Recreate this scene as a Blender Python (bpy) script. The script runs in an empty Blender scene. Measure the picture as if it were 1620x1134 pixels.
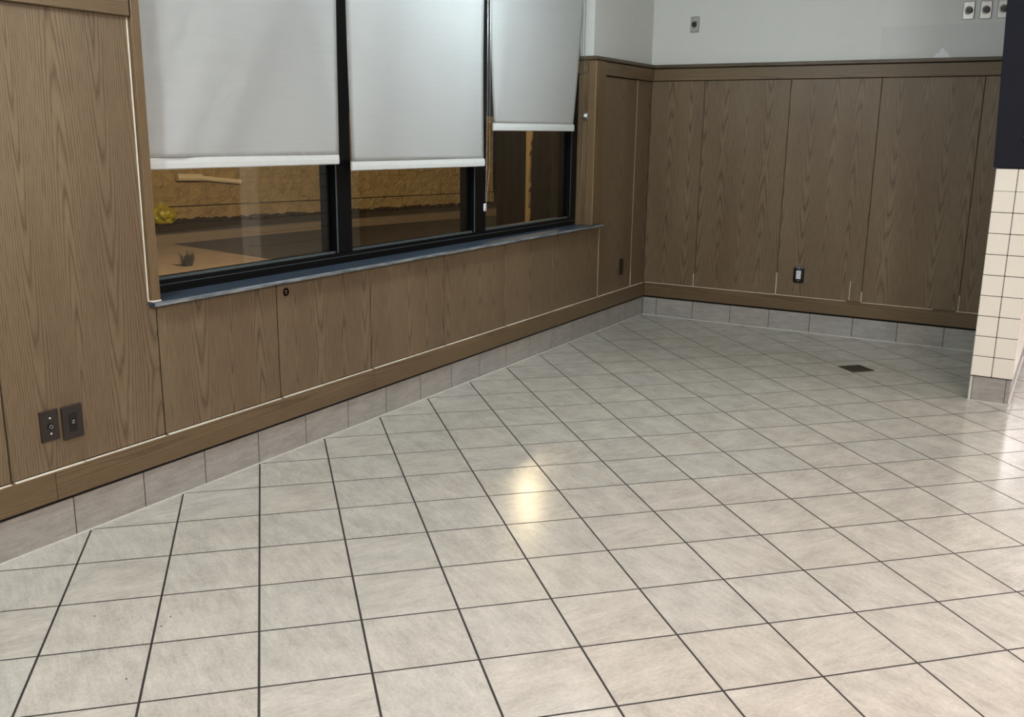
import bpy, bmesh, math, random
from mathutils import Matrix, Vector

random.seed(7)
SC = bpy.context.scene
COL = SC.collection

# ------------------------------------------------------------------ camera
CAM = Vector((3.0431, -1.6427, 1.4712))
F = Vector((-0.49366, 0.83820, -0.23178)); RT = Vector((0.86019, 0.50984, 0.01163)); UP = Vector((-0.12792, 0.19363, 0.97270))
FPX = 1510.08
cam = bpy.data.cameras.new('camera'); co = bpy.data.objects.new('camera', cam); COL.objects.link(co)
cam.sensor_fit = 'HORIZONTAL'; cam.sensor_width = 36.0; cam.lens = FPX / 1620 * 36
cam.clip_start = 0.05; cam.clip_end = 200
m = Matrix.Identity(4)
for r in range(3):
    m[r][0] = RT[r]; m[r][1] = UP[r]; m[r][2] = -F[r]; m[r][3] = CAM[r]
co.matrix_world = m
SC.camera = co

# ------------------------------------------------------------------ world, lights, exposure
SC.view_settings.view_transform = 'Standard'; SC.view_settings.look = 'None'
SC.view_settings.gamma = 1.0; SC.view_settings.use_curve_mapping = False
SC.view_settings.exposure = 0.13
w = bpy.data.worlds.new('night_sky'); SC.world = w; w.use_nodes = True
w.node_tree.nodes['Background'].inputs[0].default_value = (0.02, 0.024, 0.035, 1)
w.node_tree.nodes['Background'].inputs[1].default_value = 0.15


def area(name, loc, sx, sy, power, color, rot=(0, 0, 0)):
    l = bpy.data.lights.new(name, 'AREA'); l.shape = 'RECTANGLE'; l.size = sx; l.size_y = sy
    l.energy = power; l.color = color
    o = bpy.data.objects.new(name, l); o.location = loc; o.rotation_euler = rot; COL.objects.link(o)
    return o


def globe(name, loc, power, color, size=0.1):
    l = bpy.data.lights.new(name, 'POINT'); l.energy = power; l.color = color; l.shadow_soft_size = size
    o = bpy.data.objects.new(name, l); o.location = loc; COL.objects.link(o)


globe('globe_front', (0.85, -0.75, 2.45), 78, (0.91, 1.0, 1.06))
globe('globe_middle', (0.76, 3.02, 2.50), 36, (0.86, 1.0, 1.08))
globe('added_fill_right', (4.1, 0.9, 2.45), 120, (0.91, 1.0, 1.07), 0.35)  # added fill, no lamp seen there; brightens the blinds and walls
globe('globe_warm', (5.0, -0.4, 2.45), 26, (1.0, 0.66, 0.52))
area('downlight_warm', (3.95, -0.05, 2.68), 0.5, 0.5, 46, (1.0, 0.47, 0.26))
area('troffer_bay', (5.2, 4.45, 2.68), 1.15, 0.5, 48, (1.0, 0.86, 0.80))
area('troffer_corridor', (3.75, 12.0, 2.68), 0.7, 2.0, 650, (1.0, 0.94, 0.95))
sl = bpy.data.lights.new('sodium_street_lamp', 'POINT'); sl.energy = 125; sl.color = (1.0, 0.78, 0.48); sl.shadow_soft_size = 0.2
so = bpy.data.objects.new('sodium_street_lamp', sl); so.location = (-6.1, 14.6, 6.0); COL.objects.link(so)
sl2 = bpy.data.lights.new('added_yard_spot', 'SPOT'); sl2.energy = 2200; sl2.color = (1.0, 0.74, 0.42); sl2.shadow_soft_size = 0.15  # added spot, no such fixture seen; lights the stucco and enclosure
sl2.spot_size = math.radians(125); sl2.spot_blend = 0.5
so2 = bpy.data.objects.new('added_yard_spot', sl2); so2.location = (-0.6, 4.5, 4.0); COL.objects.link(so2)
so2.rotation_euler = Vector((-8.4, 6.5, -4.0)).to_track_quat('-Z', 'Y').to_euler()


# ------------------------------------------------------------------ helpers
def lin(r, g, b):
    f = lambda c: (c / 255 / 12.92) if c <= 10.3 else ((c / 255 + 0.055) / 1.055) ** 2.4
    return (f(r), f(g), f(b), 1)


def prop(o, label=None, cat=None, kind=None, group=None):
    if label: o['label'] = label
    if cat: o['category'] = cat
    if kind: o['kind'] = kind
    if group: o['group'] = group
    return o


def empty(name, loc=(0, 0, 0), **k):
    o = bpy.data.objects.new(name, None); o.location = loc; o.empty_display_size = 0.05
    COL.objects.link(o)
    return prop(o, **k)


def link(name, me, mat=None, parent=None, loc=(0, 0, 0), **k):
    o = bpy.data.objects.new(name, me)
    if mat and not me.materials: me.materials.append(mat)
    COL.objects.link(o)
    o.location = loc
    if parent is not None:
        o.parent = parent
        pl = Vector(parent.location); pp = parent.parent
        while pp is not None: pl = pl + Vector(pp.location); pp = pp.parent
        o.location = Vector(loc) - pl
    return prop(o, **k)


def bm_mesh(bm, name, smooth=False):
    me = bpy.data.meshes.new(name); bm.normal_update(); bm.to_mesh(me); bm.free()
    if smooth:
        for p in me.polygons: p.use_smooth = True
    return me


def box_bm(bm, x0, x1, y0, y1, z0, z1, bev=0.0, seg=1):
    r = bmesh.ops.create_cube(bm, size=1)
    vs = r['verts']
    bmesh.ops.scale(bm, vec=(x1 - x0, y1 - y0, z1 - z0), verts=vs)
    bmesh.ops.translate(bm, vec=((x0 + x1) / 2, (y0 + y1) / 2, (z0 + z1) / 2), verts=vs)
    if bev > 0:
        es = list({e for v in vs for e in v.link_edges})
        bmesh.ops.bevel(bm, geom=es, offset=bev, segments=seg, profile=0.5, affect='EDGES')


def box(name, mat, x0, x1, y0, y1, z0, z1, parent=None, bev=0.0, seg=1, **k):
    """a box whose origin is its own centre"""
    cx, cy, cz = (x0 + x1) / 2, (y0 + y1) / 2, (z0 + z1) / 2
    bm = bmesh.new(); box_bm(bm, x0 - cx, x1 - cx, y0 - cy, y1 - cy, z0 - cz, z1 - cz, bev, seg)
    return link(name, bm_mesh(bm, name), mat, parent, (cx, cy, cz), **k)


def boxes(name, mat, lst, parent=None, **k):
    bm = bmesh.new()
    for b in lst: box_bm(bm, *b)
    return link(name, bm_mesh(bm, name), mat, parent, (0, 0, 0), **k)


def disc_bm(bm, c, axis, r, depth, n=20, r2=None):
    """short cylinder or cone frustum centred at c along an axis vector"""
    a = Vector(axis).normalized()
    q = a.to_track_quat('Z', 'Y').to_matrix().to_4x4()
    bmesh.ops.create_cone(bm, cap_ends=True, segments=n, radius1=r, radius2=r if r2 is None else r2, depth=depth,
                          matrix=Matrix.Translation(c) @ q)


# ------------------------------------------------------------------ materials
class N:
    def __init__(s, name):
        s.m = bpy.data.materials.new(name); s.m.use_nodes = True
        s.t = s.m.node_tree; s.b = s.t.nodes['Principled BSDF']; s.out = s.t.nodes['Material Output']

    def n(s, typ, **k):
        x = s.t.nodes.new(typ)
        for a, v in k.items(): setattr(x, a, v)
        return x

    def set(s, node, i, v):
        if isinstance(v, bpy.types.NodeSocket): s.t.links.new(v, node.inputs[i])
        else: node.inputs[i].default_value = v

    def math(s, op, a, b=0.0, c=None):
        x = s.n('ShaderNodeMath', operation=op); s.set(x, 0, a); s.set(x, 1, b)
        if c is not None: s.set(x, 2, c)
        return x.outputs[0]

    def xyz(s, a, b, c=0.0):
        x = s.n('ShaderNodeCombineXYZ'); s.set(x, 0, a); s.set(x, 1, b); s.set(x, 2, c)
        return x.outputs[0]

    def noise(s, vec, scale=5, detail=2, rough=0.5, dist=0.0):
        x = s.n('ShaderNodeTexNoise'); s.set(x, 'Vector', vec); s.set(x, 'Scale', scale); s.set(x, 'Detail', detail)
        s.set(x, 'Roughness', rough); s.set(x, 'Distortion', dist)
        return x.outputs[0]

    def ramp(s, fac, stops):
        x = s.n('ShaderNodeValToRGB'); e = x.color_ramp.elements
        e[0].position, e[0].color = stops[0]; e[1].position, e[1].color = stops[-1]
        for p, c in stops[1:-1]:
            q = e.new(p); q.color = c
        s.set(x, 0, fac)
        return x.outputs[0]

    def mix(s, fac, a, b, mode='MIX'):
        x = s.n('ShaderNodeMix', data_type='RGBA', blend_type=mode)
        s.set(x, 0, fac); s.set(x, 6, a); s.set(x, 7, b)
        return x.outputs[2]

    def obj(s):
        tc = s.n('ShaderNodeTexCoord'); sp = s.n('ShaderNodeSeparateXYZ'); s.t.links.new(tc.outputs['Object'], sp.inputs[0])
        return tc.outputs['Object'], sp.outputs[0], sp.outputs[1], sp.outputs[2]

    def rand(s):
        return s.n('ShaderNodeObjectInfo').outputs['Random']

    def bump(s, h, strength=0.2, dist=0.002):
        x = s.n('ShaderNodeBump'); s.set(x, 'Strength', strength); s.set(x, 'Distance', dist); s.set(x, 'Height', h)
        s.t.links.new(x.outputs[0], s.b.inputs['Normal'])

    def P(s, **k):
        names = {'color': 'Base Color', 'rough': 'Roughness', 'metal': 'Metallic', 'spec': 'Specular IOR Level', 'coat': 'Coat Weight', 'coat_rough': 'Coat Roughness'}
        for a, v in k.items(): s.set(s.b, names[a], v)
        return s.m


def plain(name, rgb, rough=0.5, metal=0.0, spec=0.5, var=0.06, scale=40):
    """flat colour with a little mottling"""
    m = N(name); o, x, y, z = m.obj()
    c = lin(*rgb)
    d = tuple(max(0, v * (1 - var * 2)) for v in c[:3]) + (1,)
    f = m.noise(o, scale, 3, 0.6)
    return m.P(color=m.mix(f, d, tuple(min(1, v * (1 + var)) for v in c[:3]) + (1,)), rough=rough, metal=metal, spec=spec)


def wood(name, light, dark, horizontal=False, rough=0.42, arch=0.036, contrast=1.15):
    m = N(name); o, x, y, z = m.obj(); rd = m.rand()
    a = m.math('ADD', x, y)
    u0, v0 = (z, a) if horizontal else (a, z)
    u = m.math('ADD', u0, m.math('MULTIPLY', rd, 7.3)); v = m.math('ADD', v0, m.math('MULTIPLY', rd, 23.1))
    W = 0.165
    q = m.math('DIVIDE', u, W); idn = m.math('FLOOR', q); fr = m.math('SUBTRACT', q, idn)
    wn = m.n('ShaderNodeTexWhiteNoise', noise_dimensions='1D'); m.set(wn, 'W', idn)
    wr = wn.outputs[0]
    low = m.noise(m.xyz(m.math('MULTIPLY', u, 5.0), m.math('MULTIPLY', v, 0.9)), 1.0, 2, 0.5)
    uu = m.math('MULTIPLY', m.math('SUBTRACT', fr, 0.5), W)
    uu = m.math('ADD', uu, m.math('MULTIPLY', m.math('SUBTRACT', low, 0.5), 0.045))
    # height into the log: an annual ring cut by a plane that leans off the pith gives the cathedral arches
    h = m.math('ADD', m.math('MULTIPLY', v, arch), m.math('MULTIPLY', wr, 0.9))
    h = m.math('MULTIPLY', m.math('PINGPONG', h, 0.10), 1.0)
    fine = m.noise(m.xyz(m.math('MULTIPLY', u, 60.0), m.math('MULTIPLY', v, 5.0)), 1.0, 2, 0.6)
    r = m.math('SQRT', m.math('ADD', m.math('MULTIPLY', uu, uu), m.math('MULTIPLY', h, h)))
    ring = m.math('ADD', m.math('DIVIDE', r, 0.0074), m.math('MULTIPLY', fine, 0.75))
    ring = m.math('ADD', ring, m.math('MULTIPLY', low, 1.5))
    saw = m.math('FRACT', ring)
    band = m.ramp(saw, [(0.0, (0, 0, 0, 1)), (0.14, (0.6, 0.6, 0.6, 1)), (0.45, (1, 1, 1, 1)), (0.8, (0.72, 0.72, 0.72, 1)), (1.0, (0, 0, 0, 1))])
    pores = m.noise(m.xyz(m.math('MULTIPLY', u, 420.0), m.math('MULTIPLY', v, 9.0)), 1.0, 2, 0.7)
    pr = m.ramp(pores, [(0.36, (0, 0, 0, 1)), (0.56, (1, 1, 1, 1))])
    g = m.math('ADD', m.math('MULTIPLY', band, 0.62 * contrast), m.math('MULTIPLY', pr, 0.38))
    col = m.mix(g, lin(*dark), lin(*light))
    big = m.noise(m.xyz(m.math('MULTIPLY', u, 4.0), m.math('MULTIPLY', v, 0.7)), 1.0, 2, 0.5)
    tone = m.mix(m.math('MULTIPLY', big, 0.75), col, m.mix(1.0, col, lin(178, 160, 158), 'MULTIPLY'))
    m.bump(g, 0.12, 0.001)
    return m.P(color=tone, rough=rough, spec=0.35)


M = {}
OL, OD = (137, 120, 94), (86, 71, 51)
M['oak'] = wood('oak_veneer', OL, OD)
M['oak_rail'] = wood('oak_rail', (126, 108, 80), (94, 77, 54), horizontal=True, arch=0.01)
M['oak_stile'] = wood('oak_stile', (132, 112, 82), (92, 72, 50), arch=0.01)
M['oak_cap'] = wood('oak_cap', (106, 94, 74), (80, 69, 52), horizontal=True, arch=0.01)
M['oak_edge'] = plain('pale_oak_arris', (176, 152, 116), 0.5, var=0.08)
M['gap_shade'] = plain('painted_gap_shade', (20, 17, 14), 0.9, var=0.1)  # near-black colour that paints the shade under the base rails
M['seam'] = plain('dark_seam', (58, 46, 33), 0.8, var=0.1)
M['raw_edge'] = plain('raw_pale_edge', (236, 228, 212), 0.6, var=0.12, scale=25)
M['drywall'] = plain('painted_drywall', (210, 211, 205), 0.55, var=0.02, scale=14)
M['drywall_patch'] = plain('repainted_drywall', (203, 204, 199), 0.5, var=0.02, scale=14)
M['spackle'] = plain('white_spackle', (236, 238, 240), 0.6, var=0.03)
M['kitchen_wall'] = plain('dark_kitchen_wall', (96, 88, 80), 0.6, var=0.03)
M['ceiling'] = plain('ceiling_board', (225, 224, 218), 0.8, var=0.02)
M['grout'] = plain('dark_grout', (40, 36, 33), 0.7, var=0.15, scale=30)
M['pale_grout'] = plain('pale_grout', (208, 208, 202), 0.6, var=0.1, scale=30)
M['black_frame'] = plain('black_anodised_frame', (9, 9, 11), 0.35, metal=0.0, spec=0.22, var=0.1)
M['bead_metal'] = plain('grey_bead_and_highlight', (92, 104, 106), 0.35, metal=0.3, var=0.05)  # bead grey, also used for painted highlights on the frame
M['navy'] = plain('navy_paint', (24, 26, 36), 0.65, spec=0.2, var=0.05, scale=8)
M['steel'] = plain('brushed_steel', (176, 172, 166), 0.28, metal=0.85, var=0.08, scale=60)
M['black_plastic'] = plain('black_plastic', (14, 13, 13), 0.3, var=0.05)
M['brown_plastic'] = plain('dark_brown_plastic', (44, 35, 31), 0.35, var=0.06)
M['white_plastic'] = plain('white_plastic', (226, 228, 234), 0.4, var=0.03)
M['chrome'] = plain('worn_chrome', (205, 205, 200), 0.25, metal=0.9, var=0.05)
M['drain'] = plain('brown_drain_metal', (66, 58, 46), 0.5, metal=0.4, var=0.15, scale=60)
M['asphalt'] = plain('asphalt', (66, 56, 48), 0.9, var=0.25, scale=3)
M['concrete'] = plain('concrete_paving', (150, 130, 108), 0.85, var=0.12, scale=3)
M['curb'] = plain('curb_concrete', (120, 106, 92), 0.85, var=0.1, scale=6)
M['debris'] = plain('dark_leaf_litter', (58, 46, 34), 0.9, var=0.3, scale=8)
M['crumb'] = plain('dark_crumb', (40, 34, 30), 0.8)
M['yellow'] = plain('yellow_plastic_film', (190, 176, 40), 0.3, var=0.2, scale=9)
M['weed'] = plain('dry_weed', (52, 44, 28), 0.9, var=0.3, scale=20)
M['dark_brown'] = plain('dark_brown_boards', (9, 7, 5), 0.9, spec=0.05, var=0.2, scale=4)
M['tan_post'] = plain('tan_post_paint', (74, 60, 36), 0.8, var=0.15, scale=8)
M['pipe'] = plain('pale_pipe', (240, 226, 200), 0.6, var=0.06)


def tile_mat(name, light, dark, streak, rough, horizontal=False, dirt=0.35):
    m = N(name); o, x, y, z = m.obj(); rd = m.rand()
    if horizontal: u, v = m.math('ADD', x, y), z
    else:
        ang = m.math('MULTIPLY', m.math('FLOOR', m.math('MULTIPLY', rd, 3.99)), math.pi / 2)
        vr = m.n('ShaderNodeVectorRotate', rotation_type='Z_AXIS'); m.set(vr, 'Vector', o); m.set(vr, 'Angle', m.math('ADD', ang, 0.5))
        sp = m.n('ShaderNodeSeparateXYZ'); m.t.links.new(vr.outputs[0], sp.inputs[0]); u, v = sp.outputs[0], sp.outputs[1]
    off = m.math('MULTIPLY', rd, 91.0)
    st = m.noise(m.xyz(m.math('MULTIPLY', u, 9.0), m.math('MULTIPLY', v, 55.0), off), 1.0, 4, 0.65, 0.4)
    mo = m.noise(m.xyz(m.math('MULTIPLY', u, 7.0), m.math('MULTIPLY', v, 10.0), m.math('ADD', off, 40.0)), 1.0, 3, 0.6)
    gr = m.noise(m.xyz(m.math('MULTIPLY', u, 70.0), m.math('MULTIPLY', v, 150.0), off), 1.0, 3, 0.75)
    f = m.math('ADD', m.math('MULTIPLY', st, streak), m.math('ADD', m.math('MULTIPLY', mo, 0.36), m.math('MULTIPLY', gr, 0.38)))
    c = m.ramp(f, [(0.34, lin(*dark)), (0.74, lin(*light))])
    tint = m.mix(rd, (0.965, 0.975, 0.965, 1), (1.0, 0.985, 0.955, 1))
    c = m.mix(1.0, c, tint, 'MULTIPLY')
    rg = m.math('ADD', rough - 0.06, m.math('MULTIPLY', st, 0.14))
    m.bump(m.math('ADD', m.math('MULTIPLY', st, 0.6), m.math('MULTIPLY', mo, 0.6)), 0.10, 0.003)
    return m.P(color=c, rough=rg, spec=0.5)


M['floor_tile'] = tile_mat('greige_floor_tile', (211, 208, 200), (160, 157, 150), 0.26, 0.16)
M['base_tile'] = tile_mat('grey_base_tile', (172, 169, 164), (128, 125, 121), 0.5, 0.35, True)
M['cream_tile'] = plain('cream_glazed_tile', (242, 235, 222), 0.16, var=0.02, scale=5)


def stucco():
    m = N('sodium_lit_stucco'); o, x, y, z = m.obj()
    n = m.noise(o, 6, 4, 0.65, 1.2); f = m.noise(o, 1.2, 3, 0.6)
    m.bump(n, 1.0, 0.12)
    return m.P(color=m.mix(f, lin(172, 148, 108), lin(202, 178, 134)), rough=0.9, spec=0.1)


M['stucco'] = stucco()


def sill_mat():
    m = N('slate_blue_sill'); o, x, y, z = m.obj()
    n = m.noise(m.xyz(m.math('MULTIPLY', x, 20), m.math('MULTIPLY', y, 5), m.math('MULTIPLY', z, 20)), 1, 4, 0.6)
    return m.P(color=m.mix(n, lin(44, 54, 68), lin(72, 84, 98)), rough=0.3)


M['sill'] = sill_mat()


def edge_mat():
    m = N('worn_sill_edge'); o, x, y, z = m.obj()
    n = m.noise(m.xyz(m.math('MULTIPLY', y, 6), m.math('MULTIPLY', z, 60), 0.0), 1, 5, 0.7)
    return m.P(color=m.ramp(n, [(0.35, lin(62, 70, 80)), (0.55, lin(128, 134, 138)), (0.75, lin(176, 176, 172))]), rough=0.5)


M['sill_edge'] = edge_mat()


def fabric():
    m = N('white_shade_fabric'); o, x, y, z = m.obj()
    wv = m.math('MULTIPLY', m.math('SINE', m.math('MULTIPLY', z, 900.0)), m.math('SINE', m.math('MULTIPLY', y, 900.0)))
    n = m.noise(m.xyz(m.math('MULTIPLY', y, 3.0), m.math('MULTIPLY', z, 90.0)), 1, 3, 0.6)
    m.bump(m.math('ADD', m.math('MULTIPLY', wv, 0.25), n), 0.15, 0.002)
    c = m.mix(n, lin(226, 229, 228), lin(234, 237, 236))
    m.P(color=c, rough=0.5, spec=0.4)
    tr = m.n('ShaderNodeBsdfTranslucent'); m.set(tr, 0, lin(180, 182, 178))
    mx = m.n('ShaderNodeMixShader'); m.set(mx, 0, 0.04)
    m.t.links.new(m.b.outputs[0], mx.inputs[1]); m.t.links.new(tr.outputs[0], mx.inputs[2]); m.t.links.new(mx.outputs[0], m.out.inputs[0])
    return m.m


M['fabric'] = fabric()
M['hem'] = plain('white_hem_fabric', (214, 218, 216), 0.5, var=0.02, scale=30)


def glass():
    m = N('window_glass')
    lw = m.n('ShaderNodeLayerWeight'); m.set(lw, 0, 0.5)
    p = m.math('POWER', lw.outputs['Facing'], 5.0)
    R = m.math('ADD', 0.06, m.math('MULTIPLY', p, 0.94))
    t = m.n('ShaderNodeBsdfTransparent'); m.set(t, 0, (0.93, 0.94, 0.92, 1))
    g = m.n('ShaderNodeBsdfGlossy'); m.set(g, 'Roughness', 0.0)
    mx = m.n('ShaderNodeMixShader'); m.t.links.new(R, mx.inputs[0])
    m.t.links.new(t.outputs[0], mx.inputs[1]); m.t.links.new(g.outputs[0], mx.inputs[2]); m.t.links.new(mx.outputs[0], m.out.inputs[0])
    return m.m


M['glass'] = glass()

# ------------------------------------------------------------------ the floor
S = 0.305 / math.sqrt(2)
BACK = 5.65          # face of the tiled base on the back wall
floor = empty('floor', (0, 0, 0), kind='structure', label='glossy greige square tile floor laid on the diagonal with dark grout', cat='floor')
boxes('grout_bed', M['grout'], [(-0.03, 8.0, -5.0, 14.0, -0.06, -0.0004)], floor)


def corner(i, j): return Vector(((i - j + 6) * S, (i + j) * S))


def pix(x, y, z=0.0):
    d = Vector((x, y, z)) - CAM
    f = d.dot(F)
    if f < 0.2: return None
    return (810 + FPX * d.dot(RT) / f, 567 - FPX * d.dot(UP) / f)


def clip(poly, ax, lim, keep_less):
    out = []
    for k in range(len(poly)):
        a, b = poly[k], poly[(k + 1) % len(poly)]
        ia = (a[ax] <= lim) == keep_less; ib = (b[ax] <= lim) == keep_less
        if ia: out.append(a)
        if ia != ib:
            t = (lim - a[ax]) / (b[ax] - a[ax]); out.append(a + (b - a) * t)
    return out


def area2(p): return abs(sum(p[k][0] * p[(k + 1) % len(p)][1] - p[(k + 1) % len(p)][0] * p[k][1] for k in range(len(p)))) / 2


def clip_screen(pp):
    q = [Vector(v) for v in pp]
    for ax, lim, less in ((0, 0, False), (0, 1620, True), (1, 0, False), (1, 1134, True)):
        if not q: return []
        q = clip(q, ax, lim, less)
    return q


def slab_bm(bm, poly, c):
    """a tile: flat top, small sloping arris, sides down to the grout"""
    n = len(poly); cen = sum(poly, Vector((0, 0))) / n
    def ring(off, z):
        vs = []
        for p in poly:
            d = (p - cen); L = d.length
            vs.append(bm.verts.new(((p - d / L * off)[0] - c[0], (p - d / L * off)[1] - c[1], z)))
        return vs
    r0 = ring(0, -0.004); r2 = ring(0.0004, 0.0)
    for a, b in ((r0, r2),):
        for k in range(n): bm.faces.new((a[k], a[(k + 1) % n], b[(k + 1) % n], b[k]))
    bm.faces.new(r2)


tiles = []
inset = 0.0032
for i in range(-16, 45):
    for j in range(-25, 50):
        p = [corner(i, j), corner(i + 1, j), corner(i + 1, j + 1), corner(i, j + 1)]
        cen = sum(p, Vector((0, 0))) / 4
        p = [q + (cen - q).normalized() * inset * math.sqrt(2) for q in p]
        full = True
        for ax, lim, less in ((0, 0.001, False), (1, -4.95, False), (0, 7.95, True), (1, 13.9, True)):
            if p and any(((q[ax] <= lim) != less) for q in p): p = clip(p, ax, lim, less); full = False
        if p and cen[0] < 2.73 and any(q[1] > BACK - 0.001 for q in p): p = clip(p, 1, BACK - 0.001, True); full = False
        if len(p) < 3 or area2(p) < 2e-5: continue
        pp = [pix(q[0], q[1]) for q in p]
        sa = area2(clip_screen(pp)) if all(pp) and len(clip_screen(pp)) > 2 else 0.0
        tiles.append((sa, full, p, cen))
tiles.sort(key=lambda t: -t[0])
full_me = None
rest = bmesh.new()
for k, (sa, full, p, cen) in enumerate(tiles):
    if k < 300 and sa > 0:
        if full:
            if full_me is None:
                bm = bmesh.new(); slab_bm(bm, p, cen); full_me = bm_mesh(bm, 'tile'); full_me.materials.append(M['floor_tile'])
            o = link('tile', full_me, None, floor, (cen[0], cen[1], 0))
        else:
            bm = bmesh.new(); slab_bm(bm, p, cen); o = link('tile', bm_mesh(bm, 'tile'), M['floor_tile'], floor, (cen[0], cen[1], 0))
    else:
        slab_bm(rest, p, (0, 0))
link('tiles', bm_mesh(rest, 'tiles'), M['floor_tile'], floor, kind='stuff')

# ------------------------------------------------------------------ walls
TX = 0.0             # face of the tiled base on the window wall
SEAM = [0.151, 0.802, 1.452, 2.108, 2.764, 3.432, 4.052, 4.768]
wl = empty('wall_left', (0, 0, 0), kind='structure', label='window wall in oak veneer panels below a wide three pane window', cat='wall')
boxes('backing', M['drywall'], [(-0.24, -0.014, -5.0, 0.80, -0.06, 2.75), (-0.24, -0.014, 0.80, 4.62, -0.06, 0.79),
                                (-0.24, -0.014, 4.62, 5.9, -0.06, 2.75), (-0.24, -0.014, 0.80, 4.62, 2.5, 2.75)], wl)
GAP = 0.0024
boxes('seam_backing', M['seam'], [(-0.0145, -0.0105, -1.85, 4.79, 0.26, 0.798), (-0.0145, -0.0105, -1.85, 0.80, 0.79, 1.962), (-0.0145, -0.0105, 4.76, 5.66, 0.26, 1.962)], wl)
for a, b in ((-1.81, -1.155), (-1.155, -0.50), (-0.50, 0.151), (0.151, 0.802)):
    box('panel', M['oak'], -0.013, -0.003, a + GAP, b - GAP, 0.272, 1.862, wl, bev=0.0035)
for a, b in zip(SEAM[1:-1], SEAM[2:]):
    box('panel', M['oak'], -0.013, -0.003, a + GAP, b - GAP, 0.272, 0.799, wl, bev=0.0035)
box('panel', M['oak'], -0.013, 0.001, 4.772, 5.365, 0.272, 1.858, wl, bev=0.002)
box('panel_edge', M['oak_edge'], -0.004, 0.0025, 4.7685, 4.7715, 0.274, 1.858, wl)
box('panel_edge', M['oak_edge'], -0.004, 0.0035, 5.3660, 5.3692, 0.274, 1.858, wl)
box('panel_edge', M['oak_edge'], 0.0145, 0.0170, 4.6055, 4.6085, 0.818, 1.955, wl)
box('panel', M['oak'], -0.013, 0.002, 5.370, 5.640, 0.272, 1.862, wl, bev=0.004)
# the return beside the window
box('jamb_panel', M['oak_stile'], -0.150, -0.049, 4.611, 4.621, 0.816, 1.860, wl, bev=0.001)
box('jamb_stile', M['oak_stile'], -0.043, 0.016, 4.606, 4.764, 0.816, 1.958, wl, bev=0.001)

wb = empty('wall_back', (0, 0, 0), kind='structure', label='end wall with white plaster above dark oak veneer wainscot panels', cat='wall')
boxes('backing', M['drywall'], [(-0.24, 2.80, 5.66, 5.86, -0.06, 2.75)], wb)
boxes('seam_backing', M['seam'], [(-0.014, 2.66, 5.6590, 5.6615, 0.26, 1.962)], wb)
BS = [-0.004, 0.436, 1.094, 1.726, 2.381, 2.62]
for a, b in zip(BS, BS[1:]):
    box('panel', M['oak'], a + 0.0022, b - 0.0022, 5.652, 5.6595, 0.272, 1.862, wb, bev=0.0012)
box('repaint_patch', M['drywall_patch'], 1.69, 2.55, 5.6593, 5.664, 1.988, 2.203, wb)
bm = bmesh.new()
pts = [(2.035, 1.987), (2.052, 2.010), (2.075, 2.020), (2.085, 2.046), (2.098, 2.051), (2.108, 2.034), (2.128, 2.020), (2.146, 1.998), (2.150, 1.987)]
f0 = [bm.verts.new((x, 5.6575, z)) for x, z in pts]; f1 = [bm.verts.new((x, 5.664, z)) for x, z in pts]
bm.faces.new(f0)
for k in range(len(pts)): bm.faces.new((f0[k], f1[k], f1[(k + 1) % len(pts)], f0[(k + 1) % len(pts)]))
bmesh.ops.recalc_face_normals(bm, faces=bm.faces)
link('spackle_patch', bm_mesh(bm, 'spackle_patch'), M['spackle'], wb)
# bright slivers at the foot of the seams
for x, zt in ((0.430, 0.375), (1.094, 0.44), (1.727, 0.35), (2.383, 0.385)):
    box('seam_sliver', M['raw_edge'], x - 0.0022, x + 0.0022, 5.648, 5.655, 0.274, zt, wb)
box('seam_sliver', M['raw_edge'], -0.003, 0.005, 5.3665, 5.3700, 0.274, 0.40, wl)
box('seam_sliver', M['raw_edge'], 1.640, 1.6435, 5.6495, 5.655, 0.28, 0.42, wb)

# ceiling and the parts of the room behind the camera and along the right
boxes('ceiling', M['ceiling'], [(-0.24, 8.1, -5.1, 14.1, 2.75, 2.85)], kind='structure', label='plain pale ceiling above the whole room', cat='ceiling')
boxes('wall_front', M['drywall'], [(-0.24, 8.1, -5.2, -5.0, -0.06, 2.75)], kind='structure', label='plain white wall behind the viewpoint', cat='wall')
boxes('wall_far_right', M['kitchen_wall'], [(8.0, 8.2, -5.0, 14.0, -0.06, 2.75), (2.80, 8.2, 14.0, 14.2, -0.06, 2.75), (2.66, 2.80, 5.86, 14.0, -0.06, 2.75)],
      kind='structure', label='plain dark walls around the serving side beyond the tiled post', cat='wall')

# ------------------------------------------------------------------ tiled base along the walls
bl = empty('baseboard_left', (0, 0, 0), kind='structure', label='grey tile base with dark joints under the window wall', cat='baseboard')
boxes('grout_bed', M['grout'], [(-0.013, -0.0015, -5.0, 5.655, -0.004, 0.146)], bl)
boxes('painted_shadow_strip', M['gap_shade'], [(-0.013, -0.004, -5.0, 5.655, 0.1455, 0.1640)], bl)  # shade under the wooden rail, put in as a near-black strip
ys = [0.371 + 0.3076 * k for k in range(-8, 17)] + [5.653]
for a, b in zip(ys, ys[1:]):
    box('base_tile', M['base_tile'], -0.010, TX, a + 0.0018, b - 0.0018, 0.004, 0.147, bl, bev=0.0012)
boxes('grout_bead', M['pale_grout'], [(TX - 0.001, TX + 0.005, -4.9, 5.650, -0.002, 0.0045)], bl)

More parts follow.
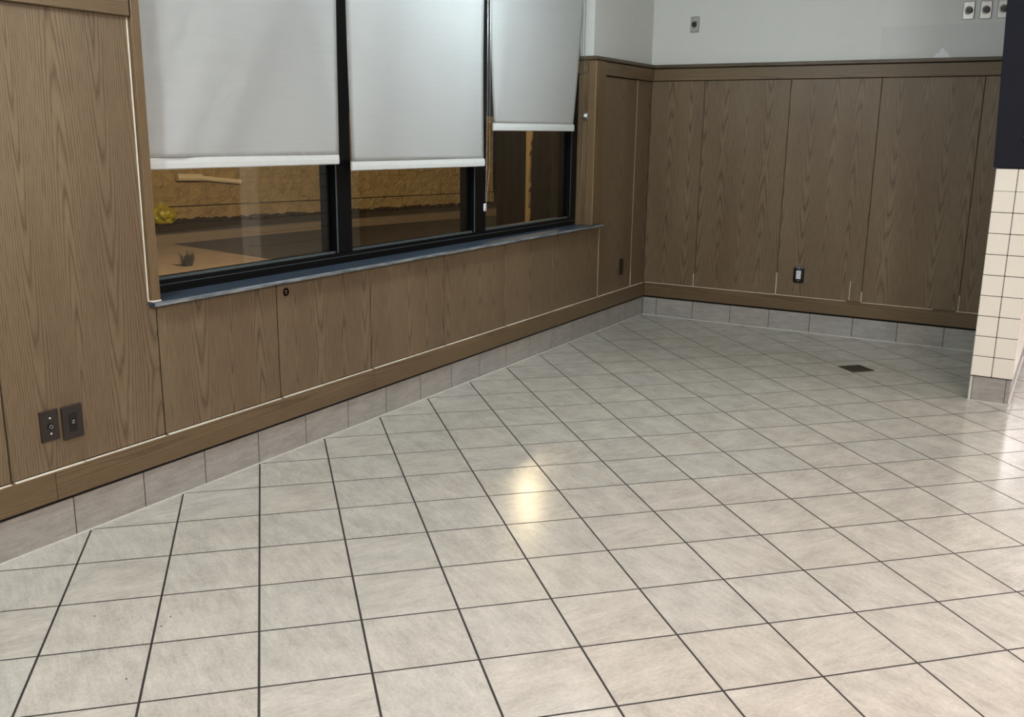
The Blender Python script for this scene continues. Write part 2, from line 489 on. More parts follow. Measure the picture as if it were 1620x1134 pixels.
bb = empty('baseboard_back', (0, 0, 0), kind='structure', label='grey tile base with dark joints under the end wall', cat='baseboard')
boxes('grout_bed', M['grout'], [(0.0, 2.70, BACK + 0.0015, 5.662, -0.004, 0.146)], bb)
boxes('painted_shadow_strip', M['gap_shade'], [(0.0, 2.70, BACK + 0.004, 5.662, 0.1455, 0.1640)], bb)  # same painted shade below the end wall's rail
xs = [0.002, 0.122, 0.434, 0.746, 1.056, 1.368, 1.682, 1.996, 2.310, 2.612]
for a, b in zip(xs, xs[1:]):
    box('base_tile', M['base_tile'], a + 0.0018, b - 0.0018, BACK, BACK + 0.010, 0.004, 0.147, bb, bev=0.0012)
boxes('grout_bead', M['pale_grout'], [(0.004, 2.62, BACK - 0.005, BACK + 0.001, -0.002, 0.0045)], bb)

# ------------------------------------------------------------------ wood trim
t1 = empty('trim_1', (0, 0, 0), kind='structure', label='flat wooden rail above the tile base of the window wall', cat='trim')
for a, b in ((-1.9, 0.30), (0.301, 2.105), (2.106, 5.641)):
    box('board', M['oak_rail'], -0.013, 0.016, a, b, 0.163, 0.270, t1, bev=0.002)
edges = [-0.5] + SEAM[:-1] + [4.768, 5.368, 5.640]
for a, b in zip(edges, edges[1:]):
    box('raw_edge', M['raw_edge'], -0.001, 0.0118, a + 0.006, a + (b - a) * 0.42, 0.2695, 0.2725, t1)
    box('raw_edge', M['raw_edge'], -0.001, 0.0105, a + (b - a) * 0.43, b - 0.010, 0.2695, 0.2715, t1)
t2 = empty('trim_2', (0, 0, 0), kind='structure', label='flat wooden rail above the tile base of the end wall', cat='trim')
box('board', M['oak_rail'], 0.0165, 2.62, 5.636, 5.663, 0.163, 0.270, t2, bev=0.002)
for a, b in ((0.014, 0.43), (0.434, 1.09), (1.10, 1.62), (1.73, 2.22), (2.37, 2.61)):
    box('raw_edge', M['raw_edge'], a, b, 5.6415, 5.655, 0.2695, 0.2728, t2)

t3 = empty('trim_3', (0, 0, 0), kind='structure', label='dark wooden chair rail with square cap around the far corner', cat='trim')
box('rail_board', M['oak_rail'], 0.0185, 2.60, 5.634, 5.663, 1.866, 1.954, t3, bev=0.002)
box('rail_cap', M['oak_cap'], 0.029, 2.60, 5.622, 5.663, 1.960, 1.985, t3, bev=0.003)
box('rail_board', M['oak_rail'], -0.013, 0.018, 4.767, 5.662, 1.864, 1.954, t3, bev=0.002)
box('rail_cap', M['oak_cap'], -0.013, 0.028, 4.588, 5.662, 1.960, 1.985, t3, bev=0.003)
box('rail_board', M['oak_rail'], -0.150, -0.046, 4.600, 4.621, 1.866, 1.954, t3, bev=0.002)
box('rail_cap', M['oak_cap'], -0.150, -0.014, 4.588, 4.621, 1.960, 1.985, t3, bev=0.003)
t4 = empty('trim_4', (0, 0, 0), kind='structure', label='wooden chair rail over the tall panels at the near end of the window wall', cat='trim')
box('rail_board', M['oak_rail'], -0.013, 0.018, -1.9, 0.764, 1.856, 1.954, t4, bev=0.002)
box('rail_cap', M['oak_cap'], -0.013, 0.028, -1.9, 0.764, 1.960, 1.985, t4, bev=0.003)
t5 = empty('trim_5', (0, 0, 0), kind='structure', label='upright wooden casing at the near edge of the window with a white bead', cat='trim')
box('casing', M['oak_stile'], -0.200, 0.018, 0.771, 0.808, 0.816, 2.5, t5, bev=0.002)
box('white_bead', M['raw_edge'], -0.004, 0.0012, 0.7625, 0.7665, 0.818, 1.852, t5)
box('white_bead', M['raw_edge'], 0.0, 0.021, 0.764, 0.808, 0.8155, 0.8205, t5)

# ------------------------------------------------------------------ the window
wn = empty('window_1', (0, 0, 0), kind='structure', label='black framed window of three panes looking out on a sodium lit yard at night', cat='window')
XF, XG = -0.12, -0.149
fr = []
fr.append((-0.225, XF, 0.806, 4.62, 0.80, 0.868))       # bottom
fr.append((-0.225, XF, 0.806, 4.62, 2.44, 2.5))         # top
fr.append((-0.225, XF, 0.806, 0.86, 0.868, 2.44))       # near side
fr.append((-0.225, XF, 4.515, 4.62, 0.868, 2.44))       # far side
o = boxes('frame', M['black_frame'], fr, wn)
for a, b in ((2.003, 2.122), (3.256, 3.388)):
    box('mullion', M['black_frame'], -0.225, XF, a, b, 0.868, 2.44, wn, bev=0.003)
    box('edge_highlight', M['bead_metal'], XF - 0.004, XF + 0.0015, a + 0.001, a + 0.007, 0.870, 2.44, wn)  # highlight on the mullion's front edge, painted as a grey strip
box('edge_highlight', M['bead_metal'], XF - 0.004, XF + 0.0015, 4.516, 4.522, 0.870, 2.44, wn)  # painted highlight on the far side's edge
for a, b in ((0.86, 2.003), (2.122, 3.256), (3.388, 4.515)):
    box('pane', M['glass'], XG - 0.003, XG + 0.003, a - 0.004, b + 0.004, 0.864, 2.444, wn)
    box('bottom_bead', M['bead_metal'], XG + 0.006, XG + 0.016, a, b, 0.868, 0.878, wn)
box('reflection_line', M['bead_metal'], XF - 0.001, XF + 0.0015, 0.808, 4.60, 0.8475, 0.8500, wn)  # reflection along the bottom frame, painted as a thin grey line
sill = box('window_sill', M['sill'], XF - 0.004, 0.0355, 0.764, 4.764, 0.7995, 0.815, wn, bev=0.002)
box('sill_edge', M['sill_edge'], 0.0355, 0.0400, 0.764, 4.764, 0.8000, 0.8142, wn, bev=0.001)

# ------------------------------------------------------------------ roller blinds
XB = -0.06


def chain_mesh(paths, r=0.0021, step=0.0062):
    bm = bmesh.new()
    for path in paths:
        for a, b in zip(path, path[1:]):
            a, b = Vector(a), Vector(b); L = (b - a).length; n = max(1, int(L / step))
            for k in range(n):
                bmesh.ops.create_icosphere(bm, subdivisions=0, radius=r, matrix=Matrix.Translation(a + (b - a) * (k / n)))
            # cord through the beads
            d = (b - a).normalized(); q = d.to_track_quat('Z', 'Y').to_matrix().to_4x4()
            bmesh.ops.create_cone(bm, cap_ends=True, segments=5, radius1=0.0008, radius2=0.0008, depth=L, matrix=Matrix.Translation((a + b) / 2) @ q)
    return bm_mesh(bm, 'bead_chain')


def blind(label, y0t, y1t, y0b, y1b, zb0, zb1, wave, curl):
    """fabric from the roller at z 2.43 down to the hem; zb0/zb1 are the hem's lower edge at its two ends"""
    root = empty('roller_blind', (XB, (y0t + y1t) / 2, 2.42), label=label, cat='blind', group='white roller blinds in the window')
    NY, NZ = 36, 48
    HH = 0.046
    bm = bmesh.new(); grid = []
    for iz in range(NZ + 1):
        t = iz / NZ; row = []
        for iy in range(NY + 1):
            s = iy / NY
            zb = zb0 + (zb1 - zb0) * s + HH
            e = t ** 1.6
            ya, yb = y0t + (y0b - y0t) * e, y1t + (y1b - y1t) * e
            y = ya + (yb - ya) * s
            z = 2.405 + (zb - 2.405) * t
            x = XB + wave(s, t) + curl * (abs(2 * s - 1) ** 8) * math.sin(math.pi * min(1, t * 1.05))
            row.append(bm.verts.new((x - XB, y - (y0t + y1t) / 2, z - 2.42)))
        grid.append(row)
    for a in range(NZ):
        for b in range(NY):
            bm.faces.new((grid[a][b], grid[a + 1][b], grid[a + 1][b + 1], grid[a][b + 1]))
    bmesh.ops.solidify(bm, geom=bm.faces[:], thickness=0.0012)
    f = link('fabric', bm_mesh(bm, 'fabric', True), M['fabric'], root, root.location)
    # hem bar pocket, its ends left open
    bm = bmesh.new(); n = 12; rows = []
    prof = [(-0.004, HH), (0.0035, HH - 0.002), (0.0055, HH * 0.5), (0.0045, 0.004), (0.0, 0.0), (-0.005, 0.004), (-0.006, HH * 0.5)]
    for k in range(n + 1):
        s = k / n; y = y0b + (y1b - y0b) * s; zz = zb0 + (zb1 - zb0) * s
        rows.append([bm.verts.new((px, y - (y0t + y1t) / 2, zz + pz - 2.42)) for px, pz in prof])
    for a in range(n):
        for b in range(len(prof)):
            c = (b + 1) % len(prof)
            bm.faces.new((rows[a][b], rows[a + 1][b], rows[a + 1][c], rows[a][c]))
    bm.faces.new(rows[0]); bm.faces.new(rows[-1][::-1])
    bmesh.ops.recalc_face_normals(bm, faces=bm.faces)
    link('hem_bar', bm_mesh(bm, 'hem_bar'), M['hem'], root, root.location)
    bm = bmesh.new(); disc_bm(bm, (-0.018, 0, 0), (0, 1, 0), 0.019, (y1t - y0t) + 0.01, 24)
    link('roller_tube', bm_mesh(bm, 'roller_tube'), M['white_plastic'], root, root.location)
    return root


b1 = blind('long white blind beside the wooden casing, covering the near pane', 0.835, 1.988, 0.826, 1.962, 1.309, 1.306,
           lambda s, t: 0.0016 * math.sin(60 * t + 9 * s) * math.exp(-((s - 0.5 + 0.4 * t) / 0.16) ** 2) * t + 0.017 * math.exp(-((s - 0.62 + 0.48 * t) / 0.09) ** 2) * t - 0.006 * math.exp(-((s - 0.42 + 0.4 * t) / 0.08) ** 2) * t + 0.003 * math.sin(5 * s + 3 * t) * t, -0.006)
b2 = blind('long white blind over the middle pane, hem dipping at its near corner', 2.048, 3.270, 2.056, 3.272, 1.272, 1.264,
           lambda s, t: 0.004 * math.sin(3.2 * s + 1.0) * t, -0.006)
b3 = blind('short white blind drawn highest over the far pane', 3.325, 4.532, 3.371, 4.430, 1.471, 1.474,
           lambda s, t: 0.004 * math.sin(3.0 * s + 2.0) * t, -0.004)
# chains (they hang from the clutch of their blind)
link('bead_chain', chain_mesh([[(-0.050, 3.287, 2.42), (-0.050, 3.290, 1.60), (-0.050, 3.272, 1.06)], [(-0.044, 3.306, 2.42), (-0.044, 3.306, 1.25), (-0.050, 3.276, 1.03)]], 0.0024),
     M['chrome'], b2)
bm = bmesh.new(); box_bm(bm, -0.055, -0.045, 3.252, 3.280, 1.000, 1.045, 0.006, 2)
cl = link('chain_tensioner', bm_mesh(bm, 'chain_tensioner'), M['white_plastic'], b2)
bm = bmesh.new()
for z in (1.012, 1.033): disc_bm(bm, (-0.0445, 3.266, z), (1, 0, 0), 0.0042, 0.002, 12)
link('screw_hole', bm_mesh(bm, 'screw_hole'), M['black_plastic'], cl)
arc = [(-0.075 + 0.010 * math.cos(a), 4.585, 1.03 - 0.012 * math.sin(a)) for a in [math.pi * k / 8 for k in range(9)]]
link('bead_chain', chain_mesh([[(-0.085, 4.575, 2.42), (-0.085, 4.585, 1.04)], [(-0.065, 4.575, 2.42), (-0.065, 4.585, 1.60), (-0.065, 4.585, 1.04)], arc], 0.0024),
     M['chrome'], b3)
bm = bmesh.new(); box_bm(bm, -0.070, -0.038, 4.596, 4.611, 1.555, 1.600, 0.003, 2)
disc_bm(bm, (-0.048, 4.588, 1.582), (0.3, -1, 0.2), 0.012, 0.016, 16)
disc_bm(bm, (-0.056, 4.584, 1.572), (1, 0, -0.4), 0.006, 0.040, 12)
link('chain_cleat', bm_mesh(bm, 'chain_cleat'), M['chrome'], b3)

# ------------------------------------------------------------------ tiled post and its navy upper part
wr = empty('wall_right', (0, 0, 0), kind='structure', label='short cream tiled stub wall with grey tile foot beside the far floor', cat='wall')
X0, X1, Y0, Y1 = 2.614, 2.831, 4.245, 5.65
boxes('grout_core', M['grout'], [(X0 + 0.004, X1 - 0.004, Y0 + 0.004, 5.70, 0.14, 1.31), (X0 + 0.008, X1 - 0.012, Y0 + 0.006, 5.70, -0.004, 0.15)], wr)
zs = [0.146 + 0.1153 * k for k in range(10)] + [1.305]
xm = (X0 + X1) / 2 + 0.0005
cache = {}


def stub_tile(cx, cy, cz, dx, dy, dz, mat, name='tile', bev=0.0022):
    key = (round(dx, 4), round(dy, 4), round(dz, 4), mat.name)
    if key not in cache:
        bm = bmesh.new(); box_bm(bm, -dx / 2, dx / 2, -dy / 2, dy / 2, -dz / 2, dz / 2, bev, 1)
        cache[key] = bm_mesh(bm, name); cache[key].materials.append(mat)
    link(name, cache[key], None, wr, (cx, cy, cz))


ysf = [Y0 + 0.0085 + 0.1085 * k for k in range(13)]
for z0, z1 in zip(zs, zs[1:]):
    dz = 0.1153 - 0.0036; zc = z0 + 0.1153 / 2
    if z1 == 1.305: dz = 0.119; zc = z0 + 0.0595
    for a, b in ((X0, xm), (xm, X1)):
        stub_tile((a + b) / 2, Y0 + 0.004, zc, b - a - 0.0036, 0.008, dz, M['cream_tile'])
    for a, b in zip(ysf, ysf[1:]):
        stub_tile(X0 + 0.004, (a + b) / 2, zc, 0.008, b - a - 0.0036, dz, M['cream_tile'])
        stub_tile(X1 - 0.004, (a + b) / 2, zc, 0.008, b - a - 0.0036, dz, M['cream_tile'])
for a, b in ((2.616, 2.630), (2.633, 2.800), (2.803, 2.824)):
    stub_tile((a + b) / 2, Y0 + 0.008, 0.0735, b - a, 0.008, 0.139, M['base_tile'] if b - a > 0.02 else M['pale_grout'], 'base_tile', 0.001)
yb = [Y0 + 0.013, 4.40] + [4.40 + 0.3125 * k for k in range(1, 5)]
for a, b in zip(yb, yb[1:]):
    stub_tile(X0 + 0.008, (a + b) / 2, 0.0735, 0.008, b - a - 0.003, 0.139, M['base_tile'], 'base_tile', 0.001)
    stub_tile(X1 - 0.012, (a + b) / 2, 0.0735, 0.008, b - a - 0.003, 0.139, M['base_tile'], 'base_tile', 0.001)
boxes('grout_bead', M['pale_grout'], [(X0 - 0.004, X1 - 0.002, Y0 - 0.003, Y0 + 0.005, -0.001, 0.004), (X1 - 0.010, X1 - 0.002, Y0, 5.65, -0.001, 0.004)], wr)

pc = empty('post_cladding', (2.72, 4.95, 1.31), label='dark navy painted upper casing capping the cream tiled stub wall', cat='cladding')
bm = bmesh.new()
lo = [(2.600, 4.236), (2.846, 4.236), (2.846, 5.628), (2.600, 5.628)]; hi = [(2.543, 4.236), (2.846, 4.236), (2.846, 5.628), (2.543, 5.628)]
v0 = [bm.verts.new((x, y, 1.309)) for x, y in lo]; v1 = [bm.verts.new((x, y, 2.74)) for x, y in hi]
bm.faces.new(v0[::-1]); bm.faces.new(v1)
for k in range(4): bm.faces.new((v0[k], v0[(k + 1) % 4], v1[(k + 1) % 4], v1[k]))
bmesh.ops.bevel(bm, geom=bm.edges[:], offset=0.003, segments=1, affect='EDGES')
link('casing', bm_mesh(bm, 'casing'), M['navy'], pc)
bm = bmesh.new(); disc_bm(bm, (2.735, 4.229, 1.470), (0, -1, 0), 0.018, 0.014, 24, 0.015)
link('round_cap', bm_mesh(bm, 'round_cap', False), M['black_plastic'], pc, label='small round black cap')

# ------------------------------------------------------------------ wall plates
def plate_bm(bm, L, y, z, wy, hz, bev=0.004, th=0.006):
    """rounded plate standing on the window wall (L) or the end wall"""
    if L: box_bm(bm, -0.003, -0.003 + th, y - wy / 2, y + wy / 2, z - hz / 2, z + hz / 2, bev, 2)
    else: box_bm(bm, y - wy / 2, y + wy / 2, 5.652 - th, 5.652, z - hz / 2, z + hz / 2, bev, 2)


def put(name, bm, mat, root, **k): return link(name, bm_mesh(bm, name), mat, root, **k)


# coax plate, window wall
r = empty('wall_plate', (-0.003, 0.307, 0.382), label='dark brown jack plate with two bright screws low on the tall panel', cat='wall plate')
bm = bmesh.new(); plate_bm(bm, True, 0.307, 0.439, 0.072, 0.113, 0.0025); put('plate', bm, M['brown_plastic'], r)
bm = bmesh.new(); disc_bm(bm, (0.0045, 0.309, 0.435), (1, 0, 0), 0.0125, 0.004, 20)
j = put('jack', bm, M['black_plastic'], r)
bm = bmesh.new()
for k in range(16):
    a = k / 16 * 2 * math.pi
    disc_bm(bm, (0.007, 0.309 + 0.006 * math.cos(a), 0.435 + 0.006 * math.sin(a)), (0, -math.sin(a), math.cos(a)), 0.0012, 0.0027, 6)
put('jack_ring', bm, M['chrome'], j)
for z in (0.466, 0.409):
    bm = bmesh.new(); disc_bm(bm, (0.0037, 0.309, z), (1, 0, 0), 0.0036, 0.0022, 14, 0.0028); put('screw', bm, M['white_plastic'], r)
# receptacle
r = empty('power_outlet', (-0.003, 0.396, 0.370), label='dark brown power outlet just beyond the jack plate with bright screws', cat='outlet')
bm = bmesh.new(); plate_bm(bm, True, 0.396, 0.431, 0.082, 0.124, 0.0025, 0.008); put('plate', bm, M['brown_plastic'], r)
bm = bmesh.new(); box_bm(bm, 0.004, 0.0065, 0.380, 0.412, 0.397, 0.465, 0.001)
rc = put('receptacle', bm, M['black_plastic'], r)
for z in (0.436, 0.428):
    bm = bmesh.new(); box_bm(bm, 0.0060, 0.0085, 0.391, 0.401, z - 0.0022, z + 0.0022, 0.0005); put('button', bm, M['steel'], rc)
for z in (0.452, 0.411):
    for y in (0.390, 0.402):
        bm = bmesh.new(); box_bm(bm, 0.0058, 0.0069, y - 0.0009, y + 0.0009, z - 0.004, z + 0.004); put('slot', bm, M['brown_plastic'], rc)
# plugged hole in panel under the sill
r = empty('hole_plug', (-0.003, 1.509, 0.752), label='small dark round plug in the wood panel under the sill', cat='plug')
bm = bmesh.new()
for k in range(18):
    a = k / 18 * 2 * math.pi
    disc_bm(bm, (-0.002, 1.509 + 0.0135 * math.cos(a), 0.752 + 0.0145 * math.sin(a)), (0, -math.sin(a), math.cos(a)), 0.0042, 0.0058, 6)
put('ring', bm, M['dark_brown'], r)
bm = bmesh.new(); disc_bm(bm, (-0.003, 1.509, 0.752), (1, 0, 0), 0.0115, 0.002, 16); put('plug', bm, M['oak_stile'], r)
bm = bmesh.new(); box_bm(bm, -0.002, 0.001, 1.500, 1.518, 0.7485, 0.7515, 0.0008); put('tab', bm, M['dark_brown'], r)
# far small plate on the window wall
r = empty('wall_plate', (0.001, 5.18, 0.385), label='narrow dark plate on the shaded panel near the room corner', cat='wall plate')
bm = bmesh.new(); box_bm(bm, 0.001, 0.007, 5.144, 5.216, 0.386, 0.512, 0.002, 2); put('plate', bm, M['brown_plastic'], r)
bm = bmesh.new(); box_bm(bm, 0.006, 0.008, 5.164, 5.196, 0.415, 0.483, 0.0006); put('insert', bm, M['black_plastic'], r)
# black plate with white insert
r = empty('power_outlet', (1.261, 5.652, 0.379), label='black rounded outlet plate with a white insert on the end wall wainscot', cat='outlet')
bm = bmesh.new(); plate_bm(bm, False, 1.261, 0.438, 0.076, 0.120, 0.010, 0.0105); put('plate', bm, M['black_plastic'], r)
bm = bmesh.new(); box_bm(bm, 1.243, 1.278, 5.6395, 5.643, 0.406, 0.470, 0.001); ins = put('receptacle', bm, M['white_plastic'], r, label='white receptacle insert')
for z in (0.424, 0.452):
    for x in (1.256, 1.266):
        bm = bmesh.new(); box_bm(bm, x - 0.001, x + 0.001, 5.6390, 5.6398, z - 0.004, z + 0.004); put('slot', bm, M['bead_metal'], ins)
for z in (0.484, 0.392):
    bm = bmesh.new(); disc_bm(bm, (1.262, 5.6412, z), (0, -1, 0), 0.0035, 0.002, 12); put('screw', bm, M['white_plastic'], r)
# steel plates high on the plaster
for x, z, lab in ((0.325, 2.276, 'lone steel plate with black knob, high near the room corner'),
                  (2.2290, 2.284, 'first steel plate from the corner in the row of three beside the navy casing'),
                  (2.3325, 2.283, 'middle steel plate in the row of three, dullest of them'),
                  (2.4360, 2.284, 'steel plate nearest the navy casing in the row of three')):
    r = empty('steel_plate', (x, 5.66, z - 0.058), label=lab, cat='wall plate', group='steel wall plates with black knobs')
    bm = bmesh.new(); box_bm(bm, x - 0.036, x + 0.036, 5.654, 5.660, z - 0.057, z + 0.057, 0.004, 1); put('plate', bm, M['steel'], r)
    bm = bmesh.new(); disc_bm(bm, (x, 5.6525, z), (0, -1, 0), 0.027, 0.003, 24, 0.020); put('collar', bm, M['steel'], r)
    bm = bmesh.new(); disc_bm(bm, (x, 5.645, z), (0, -1, 0), 0.0195, 0.018, 24, 0.017); put('knob', bm, M['black_plastic'], r)

# ------------------------------------------------------------------ floor cover and crumbs
r = empty('floor_drain', (1.918, 4.663, 0.0), label='square dark brown drain cover set flush in the far floor', cat='drain')
ROT = Matrix.Translation((1.918, 4.663, 0)) @ Matrix.Rotation(math.pi / 4, 4, 'Z')
bm = bmesh.new()
for q in ((-0.079, 0.079, -0.079, -0.069), (-0.079, 0.079, 0.069, 0.079), (-0.079, -0.069, -0.069, 0.069), (0.069, 0.079, -0.069, 0.069)):
    box_bm(bm, *q, 0.0001, 0.0035)
bmesh.ops.transform(bm, matrix=ROT, verts=bm.verts); put('rim', bm, M['drain'], r)
bm = bmesh.new(); box_bm(bm, -0.0688, 0.0688, -0.0688, 0.0688, 0.0001, 0.0024)
for k in range(-2, 3): box_bm(bm, -0.055, 0.055, k * 0.022 - 0.005, k * 0.022 + 0.005, 0.0024, 0.0031)
bmesh.ops.transform(bm, matrix=ROT, verts=bm.verts); put('cover', bm, M['drain'], r)
for x, y in ((0.785, 0.135), (0.807, 0.081), (0.584, 0.015), (0.958, -0.161)):
    bm = bmesh.new(); bmesh.ops.create_icosphere(bm, subdivisions=1, radius=0.0028)
    for v in bm.verts: v.co *= random.uniform(0.7, 1.25); v.co.z = max(v.co.z * 0.6, -0.0012)
    link('crumb', bm_mesh(bm, 'crumb'), M['crumb'], None, (x, y, 0.0013), label='tiny dark crumb lying on the pale tile near the window wall', cat='crumb', group='crumbs on the floor tiles')

# ------------------------------------------------------------------ outside the window
GZ = -0.15
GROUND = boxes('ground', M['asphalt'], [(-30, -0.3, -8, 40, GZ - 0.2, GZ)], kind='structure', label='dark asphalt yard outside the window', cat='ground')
p0, p1 = Vector((-10.75, 9.6)), Vector((-8.62, 17.2)); d = (p1 - p0).normalized(); nrm = Vector((d[1], -d[0]))
pa = p0 - d * 8.0


def wall_box(bm, s0, s1, t0, t1, z0, z1):
    """box along the outside wall: s along it, t out from its face"""
    q = [pa + d * s0 + nrm * t0, pa + d * s1 + nrm * t0, pa + d * s1 + nrm * t1, pa + d * s0 + nrm * t1]
    a = [bm.verts.new((v[0], v[1], z0)) for v in q]; b = [bm.verts.new((v[0], v[1], z1)) for v in q]
    bm.faces.new(a[::-1]); bm.faces.new(b)
    for k in range(4): bm.faces.new((a[k], a[(k + 1) % 4], b[(k + 1) % 4], b[k]))


SE = (p1 - pa).length
wo = empty('wall_outside', (0, 0, 0), kind='structure', label='rough stucco wall lit orange across the yard', cat='wall')
bm = bmesh.new(); wall_box(bm, 0, SE, -0.3, 0.0, GZ + 0.27, 1.78); bmesh.ops.recalc_face_normals(bm, faces=bm.faces); put('stucco_field', bm, M['stucco'], wo)
bm = bmesh.new(); wall_box(bm, 0, SE, -0.3, 0.035, GZ, GZ + 0.25); bmesh.ops.recalc_face_normals(bm, faces=bm.faces); put('stucco_plinth', bm, M['stucco'], wo)
bm = bmesh.new()
for k in range(420):
    s = random.uniform(4, SE); t = random.uniform(0.05, 0.30); sz = random.uniform(0.03, 0.085)
    c = pa + d * s + nrm * t
    bmesh.ops.create_icosphere(bm, subdivisions=0, radius=sz, matrix=Matrix.Translation((c[0], c[1], GZ + sz * 0.35)) @ Matrix.Scale(0.6, 4, (0, 0, 1)))
put('leaf_litter', bm, M['debris'], GROUND, kind='stuff')
# pipe on the wall
pr_ = empty('wall_pipe', (0, 0, 0), label='pale level pipe with a thicker sleeve fixed on the stucco wall', cat='pipe')


def seg(bm, a, b, r, n=12):
    a, b = Vector(a), Vector(b); dd = (b - a)
    bmesh.ops.create_cone(bm, cap_ends=True, segments=n, radius1=r, radius2=r, depth=dd.length, matrix=Matrix.Translation((a + b) / 2) @ dd.to_track_quat('Z', 'Y').to_matrix().to_4x4())


def ray_on_wall(px, py, t=0.06):
    dr = F + RT * ((px - 810) / FPX) - UP * ((py - 567) / FPX)
    base = pa + nrm * t
    # solve (CAM + k*dr - base) . nrm = 0
    k = (base - CAM.xy).dot(nrm) / dr.xy.dot(nrm)
    return CAM + dr * k


bm = bmesh.new(); seg(bm, ray_on_wall(316, 281.5), ray_on_wall(380, 287.5), 0.045); put('pipe', bm, M['pipe'], pr_)
bm = bmesh.new(); seg(bm, ray_on_wall(280, 280.5, 0.09), ray_on_wall(319, 280.5, 0.09), 0.065); put('sleeve', bm, M['pipe'], pr_)
for px, py in ((290, 280.5), (350, 285)):
    bm = bmesh.new(); q = ray_on_wall(px, py, 0.05); seg(bm, q, q - Vector((nrm[0], nrm[1], 0)) * 0.045, 0.02, 8)
    put('bracket', bm, M['pipe'], pr_)
# curb and paving
bm = bmesh.new()
cpts = [(-8.35, 4.5), (-8.05, 7.6), (-7.75, 10.3), (-7.05, 13.6), (-6.2, 17.5)]
A_ = []
for x, y in cpts:
    A_.append([bm.verts.new(v) for v in ((x - 0.14, y, GZ), (x - 0.14, y, GZ + 0.13), (x, y, GZ + 0.13), (x, y, GZ))])
for a, b in zip(A_, A_[1:]):
    for k in range(3): bm.faces.new((a[k], b[k], b[k + 1], a[k + 1]))
bm.faces.new(A_[0]); bm.faces.new(A_[-1][::-1]); bmesh.ops.recalc_face_normals(bm, faces=bm.faces)
put('curb', bm, M['curb'], None, label='low pale concrete curb running along the yard outside', cat='curb')


def slab(name, pts, z0, z1, mat, **k):
    bm = bmesh.new(); a = [bm.verts.new((x, y, z0)) for x, y in pts]; b = [bm.verts.new((x, y, z1)) for x, y in pts]
    bm.faces.new(a[::-1]); bm.faces.new(b)
    for q in range(len(pts)): bm.faces.new((a[q], a[(q + 1) % len(pts)], b[(q + 1) % len(pts)], b[q]))
    bmesh.ops.recalc_face_normals(bm, faces=bm.faces)
    return put(name, bm, mat, None, **k)


slab('paving', [(-9.5, 7.55), (-7.8, 7.42), (-5.6, 7.05), (-3.4, 8.3), (-3.0, 13.5), (-0.6, 13.5), (-0.3, -1.0), (-9.5, -1.0)], GZ, GZ + 0.03, M['concrete'],  # far edge traces a shadow wedge, its shade put into the asphalt colour
     kind='structure', label='pale concrete paving just outside the window, cut along a painted shadow edge', cat='paving')
# yellow plastic bag against the wall
bm = bmesh.new(); bmesh.ops.create_icosphere(bm, subdivisions=3, radius=0.26)
for v in bm.verts:
    n = v.co.normalized()
    k = 1 + 0.22 * math.sin(9 * n.x + 4 * n.z) * math.cos(7 * n.y - 3 * n.x) + random.uniform(-0.06, 0.06)
    v.co = Vector((n.x * 0.30 * k, n.y * 0.34 * k, max(n.z * 0.26 * k, -0.2)))
for v in bm.verts:
    if v.co.z > 0.16: v.co.x *= 0.6; v.co.y *= 0.6; v.co.z += 0.10 * random.random()
for v in bm.verts: v.co *= 0.66
yb_ = ray_on_wall(257, 340, 0.40)
link('plastic_bag', bm_mesh(bm, 'plastic_bag'), M['yellow'], None, (yb_.x, yb_.y, GZ + 0.145), label='crumpled yellow plastic bag against the foot of the stucco wall', cat='bag')
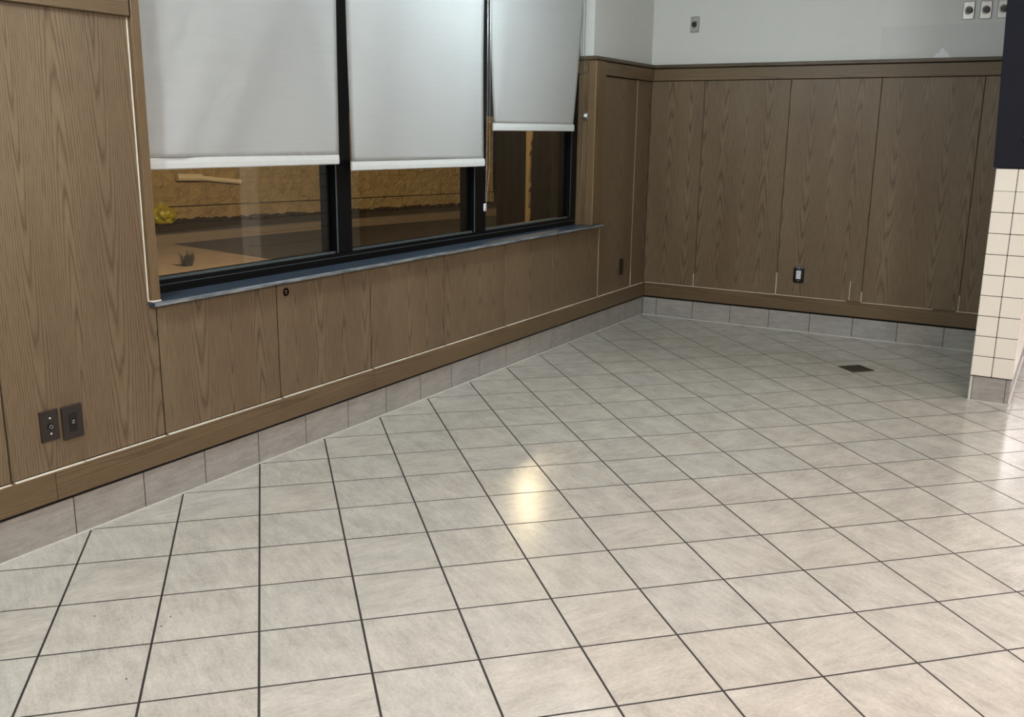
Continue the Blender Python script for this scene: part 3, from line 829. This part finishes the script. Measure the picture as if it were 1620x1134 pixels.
# weed clump
wc = empty('weed_clump', (-5.93, 6.05, GZ + 0.03), label='small dark dry weed clump on the concrete paving outside', cat='weed')
bm = bmesh.new()
for k in range(60):
    a = random.uniform(0, 6.28); r0 = random.uniform(0.0, 0.06); h = random.uniform(0.06, 0.20); lean = random.uniform(0.02, 0.09)
    c = Vector((r0 * math.cos(a), r0 * math.sin(a), 0)); t = c + Vector((lean * math.cos(a), lean * math.sin(a), h)); sd = Vector((-math.sin(a), math.cos(a), 0)) * 0.009
    vs = [bm.verts.new(v) for v in (c - sd, c + sd, c * 0.4 + t * 0.6 + sd, t, c * 0.4 + t * 0.6 - sd)]; bm.faces.new(vs)
link('leaf_blades', bm_mesh(bm, 'leaf_blades'), M['weed'], wc, wc.location)
bm = bmesh.new(); bmesh.ops.create_icosphere(bm, subdivisions=1, radius=0.05)
for v in bm.verts: v.co.z = max(v.co.z, 0)
link('root_crown', bm_mesh(bm, 'root_crown'), M['debris'], wc, wc.location)


# dark board enclosure with a tan post, close outside the far pane
def at_y(px, py, y):
    dr = F + RT * ((px - 810) / FPX) - UP * ((py - 567) / FPX); k = (y - CAM.y) / dr.y
    return CAM + dr * k


YE = 6.6
xe = [at_y(p, 320, YE).x for p in (785, 833, 839, 905)]
en = empty('enclosure', (xe[0], YE, GZ), label='dark brown board enclosure with a tan post outside the far pane', cat='enclosure')


def boards(x0, x1):
    n = max(2, round((x1 - x0) / 0.09))
    for k in range(n):
        a = x0 + (x1 - x0) * k / n; b = x0 + (x1 - x0) * (k + 1) / n
        box('board', M['dark_brown'], a + 0.002, b - 0.002, YE, YE + 0.025 + 0.004 * (k % 2), GZ + 0.03, 1.85, en, bev=0.002)


boards(xe[0], xe[1]); boards(xe[2], xe[3] + 0.5)
bm = bmesh.new(); L_, R_ = [], []
for k in range(41):
    z = GZ + 0.03 + (1.87 - GZ) * k / 40
    rag = random.uniform(-0.006, 0.010) + (0.014 if z > 1.28 else 0.0)
    for lst, x, y in ((L_, xe[1] + 0.003, YE - 0.03), (R_, xe[2] - 0.003 + rag, YE - 0.03)):
        lst.append((bm.verts.new((x, y, z)), bm.verts.new((x, YE + 0.03, z))))
for k in range(40):
    bm.faces.new((L_[k][0], R_[k][0], R_[k + 1][0], L_[k + 1][0])); bm.faces.new((R_[k][0], R_[k][1], R_[k + 1][1], R_[k + 1][0]))
    bm.faces.new((L_[k][1], L_[k][0], L_[k + 1][0], L_[k + 1][1])); bm.faces.new((R_[k][1], L_[k][1], L_[k + 1][1], R_[k + 1][1]))
bm.faces.new((L_[-1][0], R_[-1][0], R_[-1][1], L_[-1][1]))
bmesh.ops.recalc_face_normals(bm, faces=bm.faces)
put('post', bm, M['tan_post'], en, label='tan post with ragged edge')
